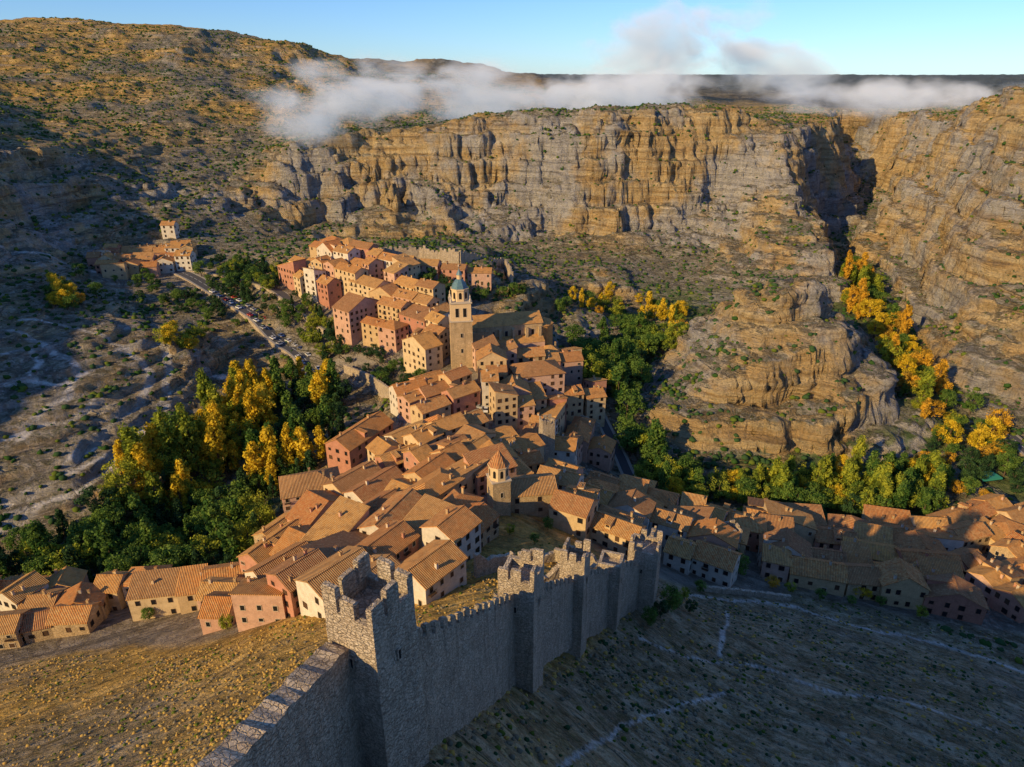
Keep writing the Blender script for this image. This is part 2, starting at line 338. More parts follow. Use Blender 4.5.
# ------------------------------------------------------------------ terrain mesh
CX,CY=0.0,-30.0
ang=np.concatenate([np.arange(-170,-54,2.0),np.arange(-54,54,0.11),np.arange(54,171,2.0)])
rr=[14.0]
while rr[-1]<14000:
    r=rr[-1]
    rr.append(r+(max(.3,r*.0065) if r<200 else 1.3 if r<760 else r*.004 if r<1300 else r*.025))
rr=np.array(rr); AA,RR=np.meshgrid(np.radians(ang),rr)
X=CX+RR*np.sin(AA);Y=CY+RR*np.cos(AA)
h,rock,far,vm,sl=terr(X,Y,True)
def rowdiff(Q): return np.gradient(Q,axis=0),np.gradient(Q,axis=1)
xa,xb=rowdiff(X);ya,yb=rowdiff(Y);za,zb=rowdiff(h)
nx=ya*zb-za*yb;ny=za*xb-xa*zb;nzv=xa*yb-ya*xb
ln=np.sqrt(nx**2+ny**2+nzv**2)+1e-9; sg=np.sign(nzv); nx=nx/ln*sg;ny=ny/ln*sg;nzv=nzv/ln*sg
dd=rock*(4.6*fbm(X/15,Y/15,h/11,o=5,ridge=True)+2.4*vn(X/34,Y/34,h/3.0+2*vn(X/40,Y/40))+1.2*fbm(X/4.5,Y/4.5,h/4,o=2,ridge=True))+far*.4*fbm(X/3,Y/3,h/3,o=2)
dd*=ss(60,200,RR)
X2=X+nx*dd;Y2=Y+ny*dd;Z2=h+nzv*dd*.6
nr,na=X.shape; V=np.stack([X2,Y2,Z2],-1).reshape(-1,3)
I=np.arange(nr*na).reshape(nr,na); q=np.stack([I[:-1,:-1],I[:-1,1:],I[1:,1:],I[1:,:-1]],-1).reshape(-1,4)[:,::-1]
me=bpy.data.meshes.new('terrain'); me.vertices.add(len(V)); me.vertices.foreach_set('co',V.ravel()); nf=len(q)
me.loops.add(nf*4); me.loops.foreach_set('vertex_index',q.ravel().astype(np.int32)); me.polygons.add(nf)
me.polygons.foreach_set('loop_start',np.arange(0,nf*4,4,dtype=np.int32)); me.polygons.foreach_set('loop_total',np.full(nf,4,dtype=np.int32))
me.update(calc_edges=True); me.polygons.foreach_set('use_smooth',np.ones(nf,dtype=bool))
gl=PZ(150,720,50); R0=np.hypot(X,Y); LHm=lhill(X,Y)
dry=np.maximum(1-ss(50,90,np.hypot(X-gl[0],(Y-gl[1]))),(1-ss(30,46,np.hypot(X+6,Y-112))))*ss(4,-4,(X+9)-(Y-42)*.48)
bl=PZ(30,767,52); dry*=.35+.65*ss(12,34,np.hypot(X-bl[0],Y-bl[1])+8*fbm(X/9,Y/9,o=3))
pc=PZ(528,535,44); pd=np.hypot(X-pc[0],Y-pc[1]); dry=np.maximum(dry,1-ss(16,26,pd))
dry=np.maximum(dry,.8*ss(80,120,h)*ss(430,600,Y)*ss(-.3,.2,fbm(X/60,Y/60,o=3)))
dry=np.maximum(dry,.65*ss(300,450,Y)*ss(250,350,X)*ss(40,70,h))
dry=np.maximum(dry,.26*(1-ss(150,230,R0))); dry=np.maximum(dry,.55*ss(34,0,np.hypot(X-2,(Y-50)*.8)))  # last term: patch of golden light tinted into the near slope's ground colour
green=ss(17,7,h)*ss(170,200,R0)*(1-vm)*ss(-.3,.2,fbm(X/25,Y/25,o=3)+.1)
# trodden paths on the hillsides (earth worn into the ground surface)
pathv=np.zeros_like(X)
for pl,w in [([(0,526),(40,506),(80,490),(120,462),(145,440),(162,410),(168,380),(165,350)],2.2),([(0,505),(30,492),(62,478),(110,455),(140,430)],1.6),([(10,330),(45,345),(75,365),(68,390),(45,410),(20,440)],1.8),
             ([(120,350),(165,345),(190,352),(205,368),(224,380)],2.4),([(128,352),(150,375),(140,400),(110,425),(85,450),(55,480)],1.8),([(20,320),(60,325),(100,335),(130,350)],1.5),([(0,440),(35,425),(70,420),(100,400)],1.5),([(0,385),(30,380),(60,384),(90,372)],1.5),([(0,250),(60,262),(110,275)],2.2),([(0,355),(25,350),(40,362),(30,380)],1.5),
             ([(690,596),(740,600),(790,606),(850,624),(910,638),(960,650),(1035,678)],.85),([(718,655),(722,635),(730,612)],.6),([(640,640),(700,660),(760,668),(830,690),(900,700),(1000,735)],.55),([(560,767),(600,735),(650,715),(720,690)],.55)]:
    pts=catmull([G(*q_) for q_ in pl],1.0 if w<.9 else 1.6); x0,y0=pts.min(0)-8;x1,y1=pts.max(0)+8
    mk=(X>x0)&(X<x1)&(Y>y0)&(Y<y1); xs=X[mk]+1.0*vn(X[mk]/6,Y[mk]/6);ys_=Y[mk]+1.0*vn(X[mk]/6+9,Y[mk]/6); dm=np.full(xs.shape,1e9)
    for i in range(0,len(xs),20000): dm[i:i+20000]=np.sqrt(((xs[i:i+20000,None]-pts[:,0])**2+(ys_[i:i+20000,None]-pts[:,1])**2).min(1))
    pathv[mk]=np.maximum(pathv[mk],1-ss(w*.6,w*1.2,dm))
print('path verts',int((pathv>.5).sum()))
for nm,a in(('rock',np.maximum(rock,.35*LHm)),('dry',dry),('town',ss(.35,.85,vm)*ss(14,26,pd)),('near',1-ss(140,230,R0)),('green',.9*green),('path',pathv),('forest_haze',.94*ss(1150,1700,R0+120*fbm(X/200,Y/200,o=3))*ss(-500,0,X))):
    at_=me.attributes.new(nm,'FLOAT','POINT'); at_.data.foreach_set('value',np.ascontiguousarray(a,dtype=np.float32).ravel())
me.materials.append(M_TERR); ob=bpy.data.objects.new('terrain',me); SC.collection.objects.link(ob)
print('terrain mesh',len(V),time.time()-T0)
# ------------------------------------------------------------------ ribbons
def ribbon(name,pix,w,mat,lift=.2,kerb=False,line=False,world=None):
    pts=catmull(world if world is not None else [G(*q) for q in pix],1.2 if not kerb else 2.); d=np.gradient(pts,axis=0); d/=np.linalg.norm(d,axis=1)[:,None]+1e-9
    nn=np.stack([-d[:,1],d[:,0]],1); b=MB()
    wj=np.ones(len(pts)); zc=terr(pts[:,0],pts[:,1]); 
    def strip(o0,o1,dz,m,step=1,dash=False):
        A=pts+nn*(o0*wj)[:,None];B=pts+nn*(o1*wj)[:,None]
        za_=zb_=np.convolve(np.pad(zc,4,'edge'),np.ones(9)/9,'valid')+.35
        for i in range(len(pts)-1):
            if dash and i%3==2: continue
            b.face([(A[i,0],A[i,1],za_[i]+dz),(A[i+1,0],A[i+1,1],za_[i+1]+dz),(B[i+1,0],B[i+1,1],zb_[i+1]+dz),(B[i,0],B[i,1],zb_[i]+dz)],m)
        return A,B,za_
    strip(-w/2,w/2,lift,mat)
    for s in(-1,1):
        strip(s*w/2,s*(w/2+.35),lift+.13,M_KERB); strip(s*(w/2+.35),s*(w/2+1.2),lift+.10,M_PATH)
        A=pts+nn*(s*w/2);z=np.convolve(np.pad(zc,4,'edge'),np.ones(9)/9,'valid')+.35
        for i in range(len(pts)-1): b.face([(A[i,0],A[i,1],z[i]+lift),(A[i+1,0],A[i+1,1],z[i+1]+lift),(A[i+1,0],A[i+1,1],z[i+1]+lift+.13),(A[i,0],A[i,1],z[i]+lift+.13)],M_KERB)
        A=pts+nn*(s*(w/2+1.2)); 
        for i in range(len(pts)-1): b.face([(A[i,0],A[i,1],z[i]+lift+.1),(A[i+1,0],A[i+1,1],z[i+1]+lift+.1),(A[i+1,0],A[i+1,1],z[i+1]-3),(A[i,0],A[i,1],z[i]-3)],M_STONE)
    if line: strip(-.1,.1,lift+.02,M_LINE,dash=True)
    b.obj(name); return pts,nn
roadpts,roadn=ribbon('road',[(160,264),(200,282),(235,303),(265,325),(298,352),(318,378),(330,400)],7.5,M_ASPH,.15,True,True)
ribbon('road',[(566,380),(590,400),(606,430),(622,462),(640,492)],3.6,M_ASPH,.15,True)
ribbon('road',[(990,420),(1008,436),(1040,462)],6,M_ASPH,.15,True,True)
ribbon('road',[(100,592),(140,562),(175,535),(200,515)],4,M_ASPH,.15,True)
ribbon('road',[(170,268),(230,276),(290,300),(330,330)],5,M_ASPH,.15,True)
# ------------------------------------------------------------------ houses
FP=[]
def window(b,cx,cz,w,h,side,off,frame,pane=M_GLASS):
    def T(a,z,o):
        if side==0: return (a,-off-o,z)
        if side==2: return (-a,off+o,z)
        if side==1: return (off+o,a,z)
        return (-off-o,-a,z)
    x0,x1,z0,z1=cx-w/2,cx+w/2,cz-h/2,cz+h/2;t=.11;o=.09
    b.face([T(x0,z0,.02),T(x1,z0,.02),T(x1,z1,.02),T(x0,z1,.02)],pane)
    O=[(x0-t,z0-t),(x1+t,z0-t),(x1+t,z1+t),(x0-t,z1+t)];I_=[(x0,z0),(x1,z0),(x1,z1),(x0,z1)]
    for i in range(4):
        j=(i+1)%4
        b.face([T(*O[i],o),T(*O[j],o),T(*I_[j],o),T(*I_[i],o)],frame)
        b.face([T(*O[i],0),T(*O[j],0),T(*O[j],o),T(*O[i],o)],frame)
        b.face([T(*I_[i],o),T(*I_[j],o),T(*I_[j],.02),T(*I_[i],.02)],frame)
def house(x,y,rz,w,d,h,roof='gable',wall=None,name='village_house',z=None,pitch=None,drop=9,far=False,chim=True):
    b=MB(); wall=wall or random.choice(M_PL[:3]+[M_PL[0],M_PL[1],M_PL[1],M_PL[3],M_PL[4]]); R=random.random
    pitch=pitch or random.uniform(.38,.60)
    if z is None:
        cs=[(x+math.cos(rz)*a*w/2-math.sin(rz)*c*d/2,y+math.sin(rz)*a*w/2+math.cos(rz)*c*d/2) for a,c in((-1,-1),(1,-1),(1,1),(-1,1),(0,0))]
        zz=terr(np.array([c[0] for c in cs]),np.array([c[1] for c in cs])); z=float(zz.mean()+ (zz.max()-zz.min())*.15)
    W_,D=w/2,d/2; rh=d*.5*pitch; e=.45; th=.22
    b.box(-W_,W_,-D,D,-drop,h,wall,bottom=False)
    def slab(P4,m=M_ROOF):
        lo=[(p[0],p[1],p[2]-th) for p in P4]; b.face(P4,m); b.face(lo[::-1],M_WOOD)
        for i in range(len(P4)):
            j=(i+1)%len(P4); b.face([lo[i],lo[j],P4[j],P4[i]],M_ROOF)
    t=.02+th
    def rz_(yy): return h+t+rh*(1-abs(yy)/D)
    if roof=='gable':
        for s in(-1,1):
            Z=rz_(D+e); q=[(-W_-e*.6,s*(D+e),Z),(W_+e*.6,s*(D+e),Z),(W_+e*.6,0,h+rh+t),(-W_-e*.6,0,h+rh+t)]
            slab(q if s<0 else q[::-1])
            b.face([(s*W_,-D,h),(s*W_,D,h),(s*W_,0,h+rh)],wall)
        b.box(-W_-e*.6,W_+e*.6,-.13,.13,h+rh+t-.05,h+rh+t+.12,M_ROOF)
        ztop=lambda yy:rz_(yy)
    elif roof=='hip':
        k=min(D,W_*.9); Z=rz_(D+e); A=[(-W_-e,-D-e,Z),(W_+e,-D-e,Z),(W_+e,D+e,Z),(-W_-e,D+e,Z)];r0=(-W_+k,0,h+rh+t);r1=(W_-k,0,h+rh+t)
        slab([A[0],A[1],r1,r0]);slab([A[2],A[3],r0,r1]);slab([A[1],A[2],r1]);slab([A[3],A[0],r0]); ztop=lambda yy:rz_(yy)
    else:
        sh=d*.3; zf=lambda yy:h+t+sh*(yy+D)/d
        slab([(-W_-e*.6,-D-e,zf(-D-e)),(W_+e*.6,-D-e,zf(-D-e)),(W_+e*.6,D+e,zf(D+e)),(-W_-e*.6,D+e,zf(D+e))])
        b.face([(-W_,D,h),(W_,D,h),(W_,D,h+sh),(-W_,D,h+sh)],wall)
        for s in(-1,1): b.face([(s*W_,-D,h),(s*W_,D,h),(s*W_,D,h+sh)],wall)
        ztop=zf
    if chim:
        for i in range(random.choice([0,1,1,2,2,3])):
            cx=(R()-.5)*w*.8;cy=(R()-.5)*d*.7;zt=ztop(cy)+.9+R()*.5
            b.box(cx-.3,cx+.3,cy-.3,cy+.3,h,zt,random.choice([wall,M_TRIM,M_PL[4]]));b.box(cx-.4,cx+.4,cy-.4,cy+.4,zt,zt+.12,M_ROOF)
        if R()<.2 and roof=='gable' and w>8:
            cx=(R()-.5)*w*.4; zt=ztop(D*.55)
            b.box(cx-.8,cx+.8,-D*.9,-D*.2,h,zt+1.0,wall); slab([(cx-1,-D*.9-.3,zt+.95),(cx+1,-D*.9-.3,zt+.95),(cx+1,-D*.1,zt+1.5),(cx-1,-D*.1,zt+1.5)])
            window(b,cx,zt+.45,.8,.7,0,D*.9,M_WOOD)
    fl=max(1,int(h/2.7)); fh=h/fl; frame=random.choice([M_TRIM,M_WOOD,M_WOOD,M_WOOD])
    dsd=random.choice([0,2])
    for side in range(4):
        half,off=(W_,D) if side in(0,2) else (D,W_)
        nc=max(1,int(2*half/(2.5+R())))
        for f in range(fl):
            for c in range(nc):
                if R()<.16: continue
                cx=-half+(c+.5)*2*half/nc+random.uniform(-.25,.25); cz=f*fh+fh*.55+random.uniform(-.12,.12)
                if f==0 and side==dsd and c==nc//2: window(b,cx,1.05,1.2,2.1,side,off,M_TRIM,M_WOOD); continue
                ww=.95 if R()<.75 else 1.3; hh=1.35 if R()<.75 else .9
                window(b,cx,cz,ww,hh,side,off,frame,M_GLASS if R()<.8 else M_WOOD)
                if f>0 and R()<.1 and side in(0,2) and not far:
                    s=-1 if side==0 else 1; bx=cx if side==0 else -cx; y0,y1=sorted((s*D,s*(D+.8)))
                    b.box(bx-.9,bx+.9,y0,y1,cz-.95,cz-.82,M_WOOD)
                    for k in range(8): xx=bx-.86+k*.245; b.box(xx-.02,xx+.02,s*(D+.75)-.02,s*(D+.75)+.02,cz-.82,cz+.1,M_IRON)
                    b.box(bx-.9,bx+.9,s*(D+.75)-.03,s*(D+.75)+.03,cz+.1,cz+.16,M_IRON)
    FP.append((x,y,max(w,d)*.5)); return b.obj(name,(x,y,z),rz)
def houseP(u,v,deg,w,d,h,**k):
    x,y,_=G(u,v); return house(x,y,math.radians(deg),w,d,h,**k)
houseP(432,592,52,12,9,6.5,wall=M_PL[3]); houseP(536,398,15,20,14,12,roof='hip',wall=M_PL[0],name='mansion_house')
houseP(360,330,-40,13,21,12,wall=M_PL[0],roof='gable'); houseP(362,452,62,25,11,7,wall=M_PL[2]); houseP(315,515,20,18,13,11,wall=M_PL[0],roof='hip',name='palace_house')
houseP(526,508,8,16,10,7,wall=M_STONE2,name='santiago_church_nave')
houseP(410,408,30,13,10,8);houseP(372,300,-40,22,11,9,wall=M_PL[1]);houseP(172,238,0,9,7,9,wall=M_PL[3]);houseP(30,612,70,9,8,8,wall=M_PL[3])
for u,v in [(405,272),(430,276),(455,280),(480,284)]: houseP(u,v,-8+random.uniform(-6,6),random.uniform(10,14),8,7,wall=random.choice(M_PL[:3]))
def cathedral():
    x,y,z=G(462,364); rz=math.radians(8); b=MB(); s=4.6
    b.box(-s,s,-s,s,-8,21,M_STONE2,taper=.2); b.box(-s-.35,s+.35,-s-.35,s+.35,21,21.5,M_TRIM)
    s2=4.3; b.box(-s2,s2,-s2,s2,21.5,29,M_CREAM); b.box(-s2-.45,s2+.45,-s2-.45,s2+.45,29,29.6,M_TRIM)
    for side in range(4):
        for zz in(8,15): window(b,0,zz,.9,1.8,side,s+.14,M_TRIM,M_DARK)
        for cx in(-1.6,1.6): window(b,cx,25,1.4,3.8,side,s2+.01,M_TRIM,M_DARK)
    for a in(-1,1):
        for c in(-1,1): b.lathe([(.45,29.6),(.5,30.6),(.15,31.2),(.3,31.6),(.02,32.8)],8,M_TRIM,a*4,c*4)
    b.lathe([(3.7,29.6),(3.7,34.2),(4.1,34.3),(4.1,34.8)],8,M_CREAM,rot=math.pi/8)
    for j in range(8):
        a=j*math.pi/4; ca,sa=math.cos(a),math.sin(a); R_=3.7*math.cos(math.pi/8)+.04
        T=lambda t,zz:(R_*ca-t*sa,R_*sa+t*ca,zz); b.face([T(-.6,30.6),T(.6,30.6),T(.6,32.8),T(.3,33.4),T(-.3,33.4),T(-.6,32.8)],M_DARK)
    b.lathe([(3.6,34.8),(3.2,36),(2.3,37.4),(1.5,38.2),(1.1,38.5)],8,M_BLUE,rot=math.pi/8); b.lathe([(1.1,38.5),(1.1,40.2),(1.35,40.3)],8,M_CREAM); b.lathe([(1.3,40.3),(.7,41.6),(.12,42.6),(.05,44)],8,M_BLUE)
    b.box(-.45,.45,-.05,.05,43.3,43.42,M_IRON); b.obj('cathedral_bell_tower',(x,y,z),rz); FP.append((x,y,6))
    x2,y2,z2=G(503,350); n_=MB(); W_=17;D=7;h=14.5
    n_.box(-W_,W_,-D,D,-9,h,M_STONE2)
    for s in(-1,1):
        q=[(-W_-.5,s*(D+.5),h+.1),(W_+.5,s*(D+.5),h+.1),(W_+.5,0,h+3.8),(-W_-.5,0,h+3.8)]; n_.face(q if s<0 else q[::-1],M_ROOF); n_.face([(s*W_,-D,h),(s*W_,D,h),(s*W_,0,h+3.6)],M_STONE2)
        for k in range(6): xx=-W_+1.5+k*6.2; n_.box(xx-.6,xx+.6,min(s*D,s*(D+1.8)),max(s*D,s*(D+1.8)),-9,h-1.5,M_STONE2)
        for k in range(5): window(n_,(-W_+4.6+k*6.2)*1,h-4,1.4,2.8,0 if s<0 else 2,D,M_TRIM,M_GLASS)
        q=[(-W_,s*(D+5),7.2),(W_,s*(D+5),7.2),(W_,s*D,9.4),(-W_,s*D,9.4)]; n_.face(q if s<0 else q[::-1],M_ROOF)
        n_.box(-W_,W_,min(s*D,s*(D+4.7)),max(s*D,s*(D+4.7)),-9,7.15,M_PL[0])
        for k in range(6): window(n_,-W_+3+k*5.6,4.6,1.1,1.5,0 if s<0 else 2,D+4.7,M_TRIM,M_GLASS)
    n_.lathe([(7,-9),(7,12.5),(7.5,12.6),(.1,15.6)],8,M_ROOF,W_,0,math.pi/8)
    n_.obj('cathedral_nave',(x2,y2,z2),math.radians(14)); FP.append((x2,y2,14));FP.append((x2-11,y2-3,8));FP.append((x2+12,y2+3,9))
cathedral()
def santiago():
    x,y,z=G(499,512); b=MB(); s=2.5
    b.box(-s,s,-s,s,-5,11,M_STONE2,taper=.1); b.box(-s-.25,s+.25,-s-.25,s+.25,11,11.35,M_TRIM)
    b.lathe([(2.7,11.35),(2.7,15),(3.0,15.1),(3.0,15.4)],8,M_CREAM,rot=math.pi/8)
    for j in range(8):
        a=j*math.pi/4; ca,sa=math.cos(a),math.sin(a); R_=2.7*math.cos(math.pi/8)+.04
        T=lambda t,zz:(R_*ca-t*sa,R_*sa+t*ca,zz); b.face([T(-.4,12.2),T(.4,12.2),T(.4,14),T(.2,14.4),T(-.2,14.4),T(-.4,14)],M_DARK)
    b.lathe([(2.9,15.4),(1.9,17),(.12,19.4),(.05,20.8)],8,M_ROOF,rot=math.pi/8)
    for side in range(4): window(b,0,7,.7,1.5,side,s+.05,M_TRIM,M_DARK)
    b.obj('church_bell_tower',(x,y,z),math.radians(20)); FP.append((x,y,3.5))
santiago()
def inpoly(px,py,poly):
    c=False;j=len(poly)-1
    for i in range(len(poly)):
        a,b=poly[i],poly[j]
        if (a[1]>py)!=(b[1]>py) and px<(b[0]-a[0])*(py-a[1])/(b[1]-a[1]+1e-9)+a[0]: c=not c
        j=i
    return c
def fill(pix,deg,rowd=9.5,gap=(0,1.6,0,3.2),hr=(5.5,9.5),keep=.95,far=False,walls=None,wr=(6,13.5)):
    poly=[tuple(p) for p in hits(pix)]; a=math.radians(deg); ca,sa=math.cos(a),math.sin(a); FP0=list(FP)
    loc=[(p[0]*ca+p[1]*sa,-p[0]*sa+p[1]*ca) for p in poly]; x0=min(p[0] for p in loc);x1=max(p[0] for p in loc);y0=min(p[1] for p in loc);y1=max(p[1] for p in loc)
    yy=y0+rowd*.4; k=0; cnt=0
    while yy<y1:
        xx=x0+random.random()*4
        while xx<x1:
            w=random.uniform(*wr); d=rowd*random.uniform(.86,1.04); cx=xx+w/2; cy=yy+random.uniform(-1.4,1.4)
            X_,Y_=cx*ca-cy*sa,cx*sa+cy*ca
            if inpoly(X_,Y_,poly) and random.random()<keep and all(math.hypot(X_-f[0],Y_-f[1])>f[2]+2.2 for f in FP0):
                t=random.random(); rf='gable' if t<.66 else 'shed' if t<.86 else 'hip'
                turn=math.pi if random.random()<.5 else 0; dd=0
                if random.random()<.24 and w>7.5: turn+=math.pi/2; w,d=d,w-.05; dd=1
                house(X_,Y_,a+turn+math.radians(random.uniform(-9,9)),w,d,random.uniform(*hr),roof=rf,far=far,wall=random.choice(walls) if walls else None); cnt+=1
                if dd: w,d=d,w
            xx+=w+random.choice([0.05,.05,.05,.1,1.6])
        yy+=rowd+gap[k%len(gap)]; k+=1
    return cnt
c=0
c+=fill([(262,600),(270,560),(300,530),(350,510),(400,485),(455,478),(492,492),(485,530),(455,565),(405,600),(330,620)],58,9.6,hr=(5.5,9.5),wr=(8,17))
c+=fill([(350,500),(400,450),(430,425),(470,430),(490,470),(450,478),(395,488)],45,9,hr=(5.5,8.5))
c+=fill([(400,420),(440,385),(480,400),(455,430),(430,440)],40,9,hr=(6,9))
c+=fill([(520,425),(600,440),(602,475),(560,470),(530,455)],70,9,hr=(6,9.5))
c+=fill([(470,370),(560,365),(600,410),(590,430),(540,425),(500,425),(485,395)],12,9.5,hr=(8,12))
c+=fill([(283,290),(330,258),(410,282),(450,325),(450,350),(485,372),(470,385),(430,375),(400,355),(345,338),(310,305)],-40,9.5,hr=(8,13),wr=(7,19),walls=M_PL[:3]+[M_PL[0],M_PL[1],M_PL[3]])
c+=fill([(400,500),(470,440),(500,450),(540,470),(560,490),(490,492),(440,505)],30,9,hr=(6,9))
c+=fill([(-30,598),(95,596),(98,632),(0,648),(-30,648)],10,8.2,hr=(4.5,7),keep=.98)
c+=fill([(95,608),(150,585),(255,588),(325,612),(290,630),(180,624),(100,632)],4,8.2,hr=(4.5,7.5))
c+=fill([(535,490),(600,486),(680,508),(745,535),(738,572),(700,578),(640,560),(590,540),(545,515)],-25,8.6,hr=(5.5,9))
c+=fill([(735,520),(780,522),(870,532),(945,543),(945,600),(1010,625),(900,604),(820,590),(750,575)],-13,8.8,hr=(5,7.5),gap=(0,2.2),wr=(7,16))
c+=fill([(940,518),(1060,520),(1070,640),(1010,622),(950,585)],25,8.6,hr=(5,8))
c+=fill([(88,266),(110,246),(195,250),(190,270),(120,279)],10,8.5,hr=(6,9.5),far=True)
x,y,z=G(985,482); b=MB(); 
for sx_ in(-1,1):
    for sy_ in(-1,1): b.tube((sx_*4,sy_*2.2,-1),(sx_*4,sy_*2.2,3),.08,.08,M_IRON)
b.box(-4.6,4.6,-2.8,2.8,3,3.15,M_AWN); b.box(-4.6,4.6,-2.85,-2.8,2.5,3,M_AWN); b.obj('green_market_canopy',(x,y,z),.2)
print('houses',c,time.time()-T0)
# ------------------------------------------------------------------ city walls
def wallseg(name,p0,zt0,p1,zt1,thick=1.5,merl=True,hb=16,cap=True,ruin=0,mw=.95,gap=.75,mh=1.15):
    b=MB(); p0=np.array(p0,float);p1=np.array(p1,float);L_=np.linalg.norm(p1-p0);d=(p1-p0)/L_;nn=np.array([-d[1],d[0]]); n_=max(2,int(L_/.6)); ht=thick/2
    nz_=14
    def top(t):
        z=zt0+(zt1-zt0)*t
        z+=.10*math.sin(t*L_*2.1+p0[0])+.06*math.sin(t*L_*5.3)
        if ruin: z+=ruin*float(fbm(np.array([t*L_*.35+p0[0]]),np.array([p0[1]*.7]),o=4)[0])
        return z
    rowsA=[];
    for s in(-1,1):
        idx=[]
        for i in range(n_+1):
            t=i/n_; col=[]; zt=top(t)
            for j in range(nz_+1):
                q=j/nz_; z=zt-hb*q; off=ht+.25*q+ random.uniform(-.06,.06)
                p=p0+d*L_*t+nn*s*off; b.v.append((p[0],p[1],z+(random.uniform(-.08,.08) if j==0 and not merl else 0))); col.append(len(b.v)-1)
            idx.append(col)
        k=b.mi(M_STONE)
        for i in range(n_):
            for j in range(nz_):
                f=(idx[i][j],idx[i+1][j],idx[i+1][j+1],idx[i][j+1]); b.f.append(f if s>0 else f[::-1]); b.m.append(k)
        rowsA.append(idx)
    k=b.mi(M_STONE)
    for i in range(n_):
        b.f.append((rowsA[0][i][0],rowsA[0][i+1][0],rowsA[1][i+1][0],rowsA[1][i][0])); b.m.append(k)
    for i in(0,n_):
        for j in range(nz_): b.f.append((rowsA[0][i][j],rowsA[1][i][j],rowsA[1][i][j+1],rowsA[0][i][j+1])); b.m.append(k)
    if merl:
        x=.3
        while x<L_-mw:
            t=(x+mw/2)/L_; z=top(t); c0=p0+d*x; h_=mh*random.uniform(.75,1.12); jw=random.uniform(-.1,.1)
            def xf(q): P_=c0+d*q[0]+nn*q[1]; return (P_[0],P_[1],z+q[2]+(q[0]-mw/2)*(zt1-zt0)/L_)
            b.box(0,mw+jw,-ht-.02,-ht+.55,-.3,h_,M_STONE,xf)
            b.box(.05,mw+jw-.05,-ht+.03,-ht+.48,h_,h_+.14,M_STONE,xf)
            x+=mw+gap
    return b.obj(name)
def tower(name,cx,cy,side,zt,zb,deg,merl=True,mh=1.5,broken=False,slits=True):
    b=MB(); s=side/2; nz_=24; n_=8
    k=b.mi(M_STONE)
    cs=[(-s,-s),(s,-s),(s,s),(-s,s)]
    cj=[[random.uniform(-.012,.012) for _ in range(nz_+1)] for _ in range(4)]
    for e in range(4):
        a=cs[e];c=cs[(e+1)%4]; idx=[]
        for i in range(n_+1):
            t=i/n_; col=[]
            for j in range(nz_+1):
                q=j/nz_; f=1+.10*q; j_=1+(random.uniform(-.018,.018) if 0<i<n_ else cj[e][j] if i==0 else cj[(e+1)%4][j])
                if j==0: j_=1
                b.v.append(((a[0]+(c[0]-a[0])*t)*f*j_,(a[1]+(c[1]-a[1])*t)*f*j_,zt-(zt-zb)*q)); col.append(len(b.v)-1)
            idx.append(col)
        for i in range(n_):
            for j in range(nz_): b.f.append((idx[i][j],idx[i+1][j],idx[i+1][j+1],idx[i][j+1])[::-1]); b.m.append(k)
    pw=.55; fl=zt-1.0
    b.face([(-s+pw,-s+pw,fl),(s-pw,-s+pw,fl),(s-pw,s-pw,fl),(-s+pw,s-pw,fl)],M_STONE)
    O=[(-s,-s),(s,-s),(s,s),(-s,s)];I_=[(-s+pw,-s+pw),(s-pw,-s+pw),(s-pw,s-pw),(-s+pw,s-pw)]
    for i in range(4):
        j=(i+1)%4; b.face([(*O[i],zt),(*O[j],zt),(*I_[j],zt),(*I_[i],zt)],M_STONE); b.face([(*I_[i],zt),(*I_[j],zt),(*I_[j],fl),(*I_[i],fl)],M_STONE)
    if merl:
        m=max(2,int(side/1.7)); mw=side/(m*1.75)
        for e in range(4):
            for i in range(m+1):
                if i==m: continue
                t=-s+.0+i*(side-mw)/(m) if m>1 else -s
                h_=mh*random.uniform(.7,1.25)
                if broken and random.random()<.35: continue
                ca,sa=[(1,0),(0,1),(-1,0),(0,-1)][e]
                def xf(q): return (q[0]*ca-q[1]*sa,q[0]*sa+q[1]*ca,q[2])
                b.box(t+.004,t+mw,-s-.01,-s+pw-.01,zt-.2,zt+h_,M_STONE,xf); b.box(t+.06,t+mw-.06,-s+.05,-s+pw-.07,zt+h_,zt+h_+.16,M_STONE,xf)
    if slits:
        for e in range(4): window(b,0,zt-4.5,.28,1.0,e,s*1.06,M_STONE,M_DARK)
    return b.obj(name,(cx,cy,0),math.radians(deg))
tower('wall_tower',-11.2,41.9,4.9,112.6,84,-30,mh=1.7)
wallseg('city_wall',(-13.6,40.2),109.5,(-19.5,22),114,2.0,merl=False,hb=20)
wallseg('city_wall',(-9.0,44.6),105.8,(-.4,68.5),88.6,1.5,hb=16)
T2=(1.2,70.5); tower('wall_tower',T2[0],T2[1],4.8,91.8,66,-18,mh=1.8,broken=True)
wallseg('city_wall',(2.0,72.5),86.0,(9.2,86.5),76.5,1.4,hb=14)
tower('wall_tower',10.2,88.5,4.0,80,54,-20,mh=1.5,broken=True)
wallseg('city_wall',(11.2,90.3),74.5,(17.5,101),66,1.4,hb=14)
tower('wall_tower',18.5,102.5,4.2,68.0,46,-18,merl=False)
wallseg('city_wall',(19.8,104.3),64.5,(25.5,112),59.0,1.4,hb=14)
tower('wall_tower',27.5,114.5,6.0,62,38,-20,mh=1.5,broken=True)
tower('wall_tower',PZ(725,560,20)[0],PZ(725,560,20)[1],5,31,5,10,mh=1.2)
tower('ruined_wall_tower',PY(598,560,98)[0]-12,104,3.5,66,50,20,mh=1.2,broken=True)
wallseg('ruined_wall',(-3,96),66,(14,108),62,1.0,merl=False,hb=9,ruin=2.8)
wallseg('ruined_wall',(14,108),62,(24,116),58,1.0,merl=False,hb=9,ruin=2.4)
